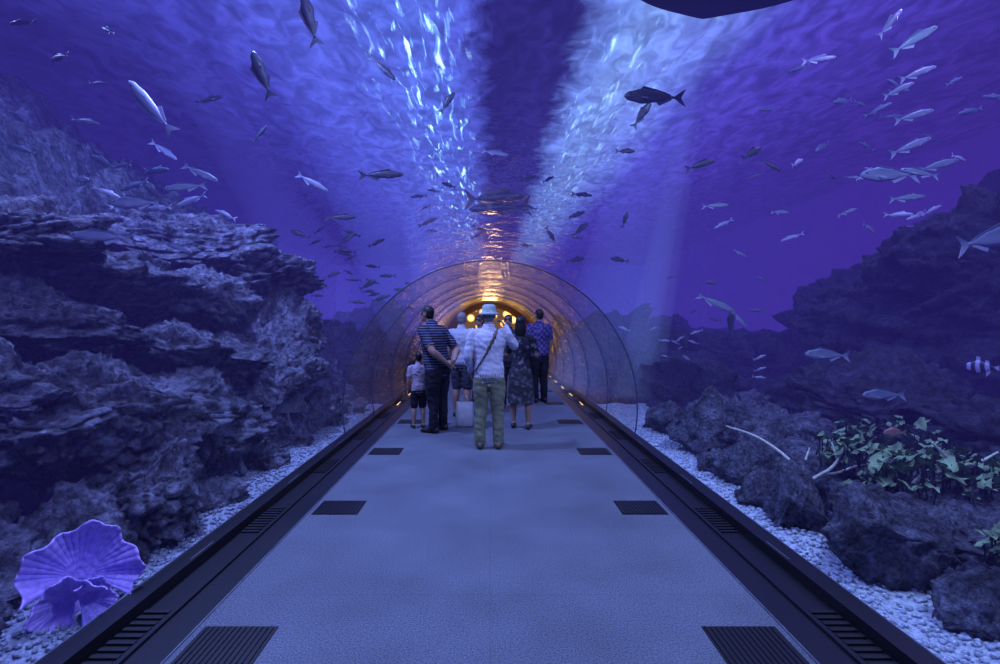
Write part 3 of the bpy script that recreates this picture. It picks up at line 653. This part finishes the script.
def person(name, loc, face, H, mats, arms, shirt_len='long', legs='trousers', sleeve='long', head_yaw=0, head_fwd=0, build=1.0, stance=.1, hair='short', hat=None, strap=False, female=False, lean=0, step=(0, 0)):
    K = ['shirt', 'pants', 'skin', 'hair', 'shoe', 'eye', 'hat', 'strap']
    V = []; F = []; LB = []
    def add(vf, lab):
        v, f = vf; b = len(V); V.extend(v); F.extend([tuple(i+b for i in q) for q in f]); LB.extend([lab]*len(v))
    B = build; sh = .185*B*(0.9 if female else 1)
    lz = lambda z: lean*max(0, z-.9)
    tz = [(.90, .165, .12), (.98, .172, .125), (1.08, .158, .115), (1.2, .168, .118), (1.32, .188, .122), (1.41, .175, .105), (1.46, .12, .08), (1.50, .07, .065)]
    if female: tz = [(.90, .165, .125), (.98, .165, .12), (1.08, .135, .10), (1.2, .148, .112), (1.30, .165, .118), (1.40, .155, .095), (1.45, .10, .07), (1.49, .06, .058)]
    bel = (B-1)*.35
    add(tube([(0, lz(z)+bel*.12*(1 if z < 1.3 else 0), z) for z, a, b in tz], [(a*B, b*B*(1+bel*(1 if z < 1.3 else .3))) for z, a, b in tz], step=.02, segs=36), 'shirt')
    add(tube([(0, 0, .93), (0, 0, .86), (0, 0, .82)], [(.16*B, .118*B), (.158*B, .115*B), (.12*B, .09*B)], step=.02, segs=32), 'pants')
    for sg, st in ((-1, step[0]), (1, step[1])):
        hip = (sg*.085*B, 0, .86); kn = (sg*(stance*.75+.015), st*.5+.02, .48); an = (sg*stance, st, .09)
        if legs == 'trousers':
            add(tube([hip, (sg*(.085*B+stance)/2, st*.3+.01, .68), kn, (sg*stance, st*.8-.005, .28), (sg*stance, st, .07)], [.098*B, .088*B, .07*B, .067, .066], step=.02, segs=20), 'pants')
        elif legs == 'shorts':
            add(tube([hip, (sg*(.085*B+stance)/2, st*.3+.01, .68), (kn[0], kn[1], .52)], [.098*B, .092*B, .085*B], step=.02, segs=20), 'pants')
            add(tube([kn, (sg*stance, st*.8-.012, .34), an], [.056*B, .056*B, .036], step=.02, segs=18), 'skin')
            add(tube([(kn[0], kn[1], .6), kn], [.06*B, .057*B], step=.02, segs=18), 'skin')
        else:
            add(tube([hip, (kn[0], kn[1], .5), (sg*stance, st*.8-.012, .34), an], [.085, .055, .052, .033], step=.02, segs=18), 'skin')
        add(tube([(an[0], an[1], .09), (an[0], an[1]-.02, .055)], [.038, .036], step=.015, segs=14), 'skin' if legs != 'trousers' else 'shoe')
        add(tube([(an[0], an[1]-.055, .042), (an[0], an[1]+.03, .045), (an[0]+sg*.012, an[1]+.13, .032), (an[0]+sg*.015, an[1]+.18, .026)], [(.036, .040), (.040, .043), (.046, .030), (.034, .022)], step=.015, segs=16), 'shoe')
    if legs == 'skirt':
        add(tube([(0, 0, .98), (0, 0, .88), (0, .0, .7), (0, .01, .5), (0, .01, .40)], [(.15, .115), (.185, .14), (.20, .155), (.21, .165), (.215, .17)], step=.02, segs=36, cap=False), 'pants')
    ny = lz(1.5); hy = ny+.02+head_fwd; hc = Vector((0, hy, 1.645))
    add(tube([(0, ny-.005, 1.45), (0, (ny+hy)/2-.005, 1.52), (0, hy-.01, 1.60)], [.062*B, .053, .055], step=.015, segs=20), 'skin')
    Rh = Matrix.Rotation(math.radians(head_yaw), 3, 'Z')
    def hp(p): return hc+Rh @ Vector(p)
    def hel(c, r, lab, nu=20, nv=14):
        v, f = ellipsoid(c, r, nu, nv); add(([hp(p) for p in v], f), lab)
    hel((0, -.005, .02), (.074, .094, .088), 'skin'); hel((0, .025, -.045), (.055, .062, .066), 'skin'); hel((0, .045, -.085), (.03, .035, .024), 'skin')
    hel((0, .092, -.02), (.012, .02, .024), 'skin', 10, 8); hel((0, .083, -.058), (.022, .01, .010), 'skin', 10, 8)
    for s in (-1, 1): hel((s*.076, -.005, -.012), (.011, .020, .032), 'skin', 10, 8); hel((s*.03, .078, .025), (.02, .012, .008), 'hair', 8, 6)
    if hair == 'short': hel((0, -.016, .036), (.081, .098, .086), 'hair'); hel((0, -.05, -.01), (.068, .055, .07), 'hair')
    if hair == 'long':
        hel((0, -.016, .036), (.085, .102, .09), 'hair')
        v, f = tube([(0, -.06, .03), (0, -.075, -.06), (0, -.075, -.15), (0, -.07, -.22)], [(.08, .05), (.085, .04), (.085, .032), (.06, .02)], step=.02, segs=20); add(([hp(p) for p in v], f), 'hair')
    for sg, (el, wr, hd, pn) in zip((-1, 1), arms):
        s0 = Vector((sg*sh, lz(1.43), 1.415)); s00 = Vector((sg*.11*B, lz(1.43), 1.42)); el = Vector(el); wr = Vector(wr)
        if sleeve == 'long':
            add(tube([s00, s0, s0.lerp(el, .5), el, el.lerp(wr, .5), wr], [.055*B, .062*B, .056*B, .048*B, .042, .034], step=.02, segs=18), 'shirt')
        else:
            m = s0.lerp(el, .72)
            add(tube([s00, s0, s0.lerp(el, .4), m], [.055*B, .062*B, .06*B, .058*B], step=.02, segs=18), 'shirt')
            add(tube([s0.lerp(el, .5), el, el.lerp(wr, .4), wr], [.045*B, .04*B, .038*B, .026], step=.02, segs=16), 'skin')
        hd = Vector(hd).normalized(); pn = Vector(pn); pn = (pn-hd*pn.dot(hd)).normalized(); sd = hd.cross(pn)
        add(tube([wr-hd*.02, wr+hd*.02, wr+hd*.055, wr+hd*.088], [(.024, .018), (.03, .017), (.038, .016), (.036, .013)], ref=sd, step=.012, segs=14), 'skin')
        for i, (o, l) in enumerate(((-.03, .062), (-.01, .074), (.01, .07), (.03, .055))):
            b0 = wr+hd*.085+sd*o
            add(tube([b0-hd*.015, b0+hd*l*.45+sd*o*.12, b0+hd*l*.78+pn*l*.2+sd*o*.15, b0+hd*l*.92+pn*l*.5+sd*o*.15], [.0095, .009, .0085, .007], step=.01, segs=8), 'skin')
        ts = -1
        b0 = wr+hd*.03+sd*.028*ts
        add(tube([b0, b0+hd*.028+sd*.024*ts+pn*.006, b0+hd*.055+sd*.03*ts+pn*.02], [.013, .011, .009], step=.01, segs=8), 'skin')
    if strap:
        add(tube([(.10, -.02, 1.485), (.07, -.115, 1.40), (0, -.14, 1.25), (-.09, -.135, 1.1), (-.165, -.07, .98), (-.17, .03, .95)], [(.014, .006)]*6, ref=(1, .3, .6), step=.015, segs=10), 'strap')
    me = bpy.data.meshes.new('tmp'); me.from_pydata([tuple(v) for v in V], [], F)
    o = bpy.data.objects.new('tmp', me); COL.objects.link(o)
    md = o.modifiers.new('r', 'REMESH'); md.mode = 'VOXEL'; md.voxel_size = .0085
    sm = o.modifiers.new('s', 'SMOOTH'); sm.factor = .5; sm.iterations = 2
    dg = bpy.context.evaluated_depsgraph_get(); me2 = bpy.data.meshes.new_from_object(o.evaluated_get(dg)); bpy.data.objects.remove(o)
    kd = kdtree.KDTree(len(V))
    for i, v in enumerate(V): kd.insert(v, i)
    kd.balance()
    vl = [LB[kd.find(v.co)[1]] for v in me2.vertices]
    nr = [v.normal.copy() for v in me2.vertices]
    for v, l, n in zip(me2.vertices, vl, nr):
        if l in ('shirt', 'pants'):
            p = v.co; v.co = p+n*(.012*noise.noise(Vector((p.x*9, p.y*9, p.z*5+H)))+.009*noise.noise(Vector((p.x*14+p.z*8, p.y*14, p.z*20+3))))
    fm = []
    for p in me2.polygons:
        ls = [vl[i] for i in p.vertices]; fm.append(K.index(max(set(ls), key=ls.count)))
    GV = [v.co.copy() for v in me2.vertices]; GF = [tuple(p.vertices) for p in me2.polygons]
    G = Geo(); G.v = GV; G.f = GF; G.m = fm
    for s in (-1, 1):
        v, f = ellipsoid((s*.03, .078, .005), (.011, .008, .008), 10, 8); G.add([hp(p) for p in v], f, 5)
    if hat:
        rings = []
        for r, z in ((.128, -.012), (.135, .0), (.132, .006), (.095, .028), (.092, .06), (.086, .10), (.06, .118), (.01, .122)):
            rings.append([hp((r*math.cos(a)*.95, -.008+r*math.sin(a)*1.08, z+.02)) for a in [2*math.pi*j/28 for j in range(28)]])
        v, f = ring_loft(rings, False); G.add(v, f, 6)
    sc = H/1.755
    G.v = [v*sc for v in G.v]
    md = {'shirt': mats[0], 'pants': mats[1], 'skin': mats[2], 'hair': mats[3], 'shoe': mats[4], 'eye': M_eye, 'hat': mats[5] if len(mats) > 5 else mats[0], 'strap': M_shoe_b}
    ob = G.obj(name, [md[k] for k in K], smooth=True)
    ob.location = loc; ob.rotation_euler = (0, 0, math.radians(face))
    return ob

DOWN = lambda sg, y=.03: ((sg*.235, -.01, 1.13), (sg*.245, y+.03, .89), (sg*.03, .1, -1), (-sg, .2, 0))
C_lb = mat_cloth('pale_blue_shirt_mat', (0.6, 0.62, 0.72)); C_kh = mat_cloth('khaki_trousers_mat', (0.19, 0.21, 0.13)); C_hat = mat_cloth('hat_mat', (0.42, 0.55, 0.52))
person('man_in_hat', (-.01, 6.0, 0), 0, 1.70, [C_lb, C_kh, M_skin, M_hair_g, M_shoe_b, C_hat],
       [((-.26, -.02, 1.15), (-.235, .12, .95), (.1, .5, -1), (1, .2, 0)), ((.32, .08, 1.27), (.22, .25, 1.50), (-.5, .4, .6), (-1, .2, -.2))],
       hat=True, strap=True, build=1.1, stance=.115, head_yaw=-8)
C_st = mat_cloth('striped_polo_mat', (0.010, 0.011, 0.03), (0.13, 0.15, 0.24), 'stripe', 9); C_nv = mat_cloth('dark_trousers_mat', (0.008, 0.009, 0.02))
person('man_in_striped_polo', (-.72, 6.95, 0), 62, 1.74, [C_st, C_nv, M_skin, M_hair, M_shoe],
       [((-.29, -.10, 1.14), (-.10, -.20, .98), (.8, 0, -.4), (0, -1, 0)), ((.29, -.12, 1.14), (.08, -.22, 1.0), (-.8, 0, -.3), (0, -1, 0))],
       sleeve='short', build=1.25, lean=.18, head_fwd=.06, stance=.12)
C_pk = mat_cloth('child_shirt_mat', (0.45, 0.38, 0.45))
person('child', (-1.03, 7.2, 0), 20, 1.08, [C_pk, C_nv, M_skin, M_hair, M_shoe], [DOWN(-1), DOWN(1)], legs='shorts', sleeve='short', build=1.02, stance=.11, hair='short')
C_wh = mat_cloth('white_shirt_mat', (0.5, 0.52, 0.6)); C_gr = mat_cloth('gray_shorts_mat', (0.05, 0.055, 0.08))
person('man_in_white_shirt', (-.46, 8.1, 0), -15, 1.68, [C_wh, C_gr, M_skin, M_hair_g, M_shoe], [DOWN(-1), DOWN(1)], legs='shorts', sleeve='short', build=1.08)
C_dr = mat_cloth('patterned_top_mat', (0.02, 0.02, 0.035), (0.16, 0.16, 0.2), 'spots', 16); C_sk = mat_cloth('dark_skirt_mat', (0.04, 0.04, 0.05), (0.11, 0.11, 0.14), 'spots', 12)
person('woman_in_skirt', (.44, 7.15, 0), -10, 1.60, [C_dr, C_sk, M_skin, M_hair, M_shoe],
       [((-.23, .05, 1.15), (-.12, .24, 1.28), (.3, .5, .6), (1, .2, 0)), ((.25, .02, 1.15), (.2, .2, 1.2), (-.3, .6, .5), (-1, .2, 0))], legs='skirt', sleeve='short', female=True, hair='long', stance=.12, step=(.05, -.03))
C_pl = mat_cloth('plaid_shirt_mat', (0.04, 0.03, 0.14), (0.14, 0.11, 0.30), 'plaid', 18)
person('man_in_plaid_shirt', (.95, 9.6, 0), 25, 1.78, [C_pl, C_nv, M_skin, M_hair, M_shoe], [DOWN(-1), DOWN(1)], sleeve='short', build=1.1)
C_dk = mat_cloth('dark_jacket_mat', (0.03, 0.03, 0.05))
person('visitor_in_dark_jacket', (.33, 9.0, 0), 170, 1.66, [C_dk, C_nv, M_skin, M_hair, M_shoe], [DOWN(-1), DOWN(1)])
C_pi = mat_cloth('pink_shirt_mat', (0.5, 0.3, 0.4))
person('visitor_in_pink_shirt', (-.2, 9.7, 0), 150, 1.66, [C_pi, C_nv, M_skin, M_hair, M_shoe], [DOWN(-1), DOWN(1)], female=True, hair='long', sleeve='short')
M_bag = simple('plastic_bag_mat', (0.55, 0.57, 0.62), rough=.5, var=.1, bump=.3, scale=12)
G = Geo(); rings = []
for z, a, b in ((0, .12, .06), (.02, .13, .075), (.15, .135, .085), (.28, .125, .06), (.34, .12, .03), (.36, .118, .012)):
    rings.append([Vector((a*math.copysign(abs(math.cos(t))**.6, math.cos(t)), b*math.copysign(abs(math.sin(t))**.6, math.sin(t))+.006*math.sin(t*9+z*20), z)) for t in [2*math.pi*j/32 for j in range(32)]])
v, f = ring_loft(rings); G.add(v, f)
for yy in (-.012, .012):
    v, f = tube([(-.05, yy, .35), (-.035, yy, .42), (0, 0, .46), (.035, yy, .42), (.05, yy, .35)], [(.010, .003)]*5, step=.02, segs=8); G.add(v, f)
o = G.obj('shopping_bag', [M_bag], smooth=True); o.location = (-.37, 7.3, 0.003)

# ------------------------------------------------------------------ lights
def area(name, loc, tgt, size, power, col):  # area lamps are added over the tank, all out of view
    l = bpy.data.lights.new(name, 'AREA'); l.energy = power; l.color = col; l.size = size
    o = bpy.data.objects.new(name, l); COL.objects.link(o); o.location = loc
    o.rotation_euler = (Vector(tgt)-Vector(loc)).to_track_quat('-Z', 'Y').to_euler(); return o
area('added_light_left', (-2.9, 5.6, 6.6), (-3.5, 5.8, 1), .35, 620, (0.28, 0.38, 1.0))
area('added_light_left', (-2.3, 1.6, 6.4), (-2.6, 3.2, 0), .4, 130, (0.36, 0.42, 1.0))
area('added_light_left', (-7.6, 7.2, 6.75), (-6.6, 8.6, 3.5), .4, 130, (0.26, 0.36, 1.0))  # extra unseen lamp added to bring up the reef slope
area('added_light_right', (3.6, 2.0, 6.6), (2.6, 4.0, 0), .6, 300, (0.38, 0.54, 1.0))
area('added_light_right', (6.2, 5.5, 6.7), (6.0, 7.0, 2), .5, 170, (0.38, 0.36, 1.0))
area('added_light_overhead', (0, 1.5, 6.7), (0, 4.2, 0), 2.0, 155, (0.45, 0.50, 1.0))
l = bpy.data.lights.new('exit_lamp', 'POINT'); l.energy = 40; l.color = (1, .55, .2); l.shadow_soft_size = .2
o = bpy.data.objects.new('exit_lamp', l); COL.objects.link(o); o.location = (0, 18.5, 2.0)

w = bpy.data.worlds.new('World'); S.world = w; w.use_nodes = True
w.node_tree.nodes['Background'].inputs[0].default_value = (0.01, 0.01, 0.06, 1)

# ------------------------------------------------------------------ camera
cd = bpy.data.cameras.new('camera'); cd.lens = 18; cd.sensor_width = 36; cd.shift_x = 0.01; cd.shift_y = -0.007; cd.clip_start = .05
co = bpy.data.objects.new('camera', cd); COL.objects.link(co); co.location = (0, 0, 1.48); co.rotation_euler = (math.radians(90), 0, 0)
S.camera = co
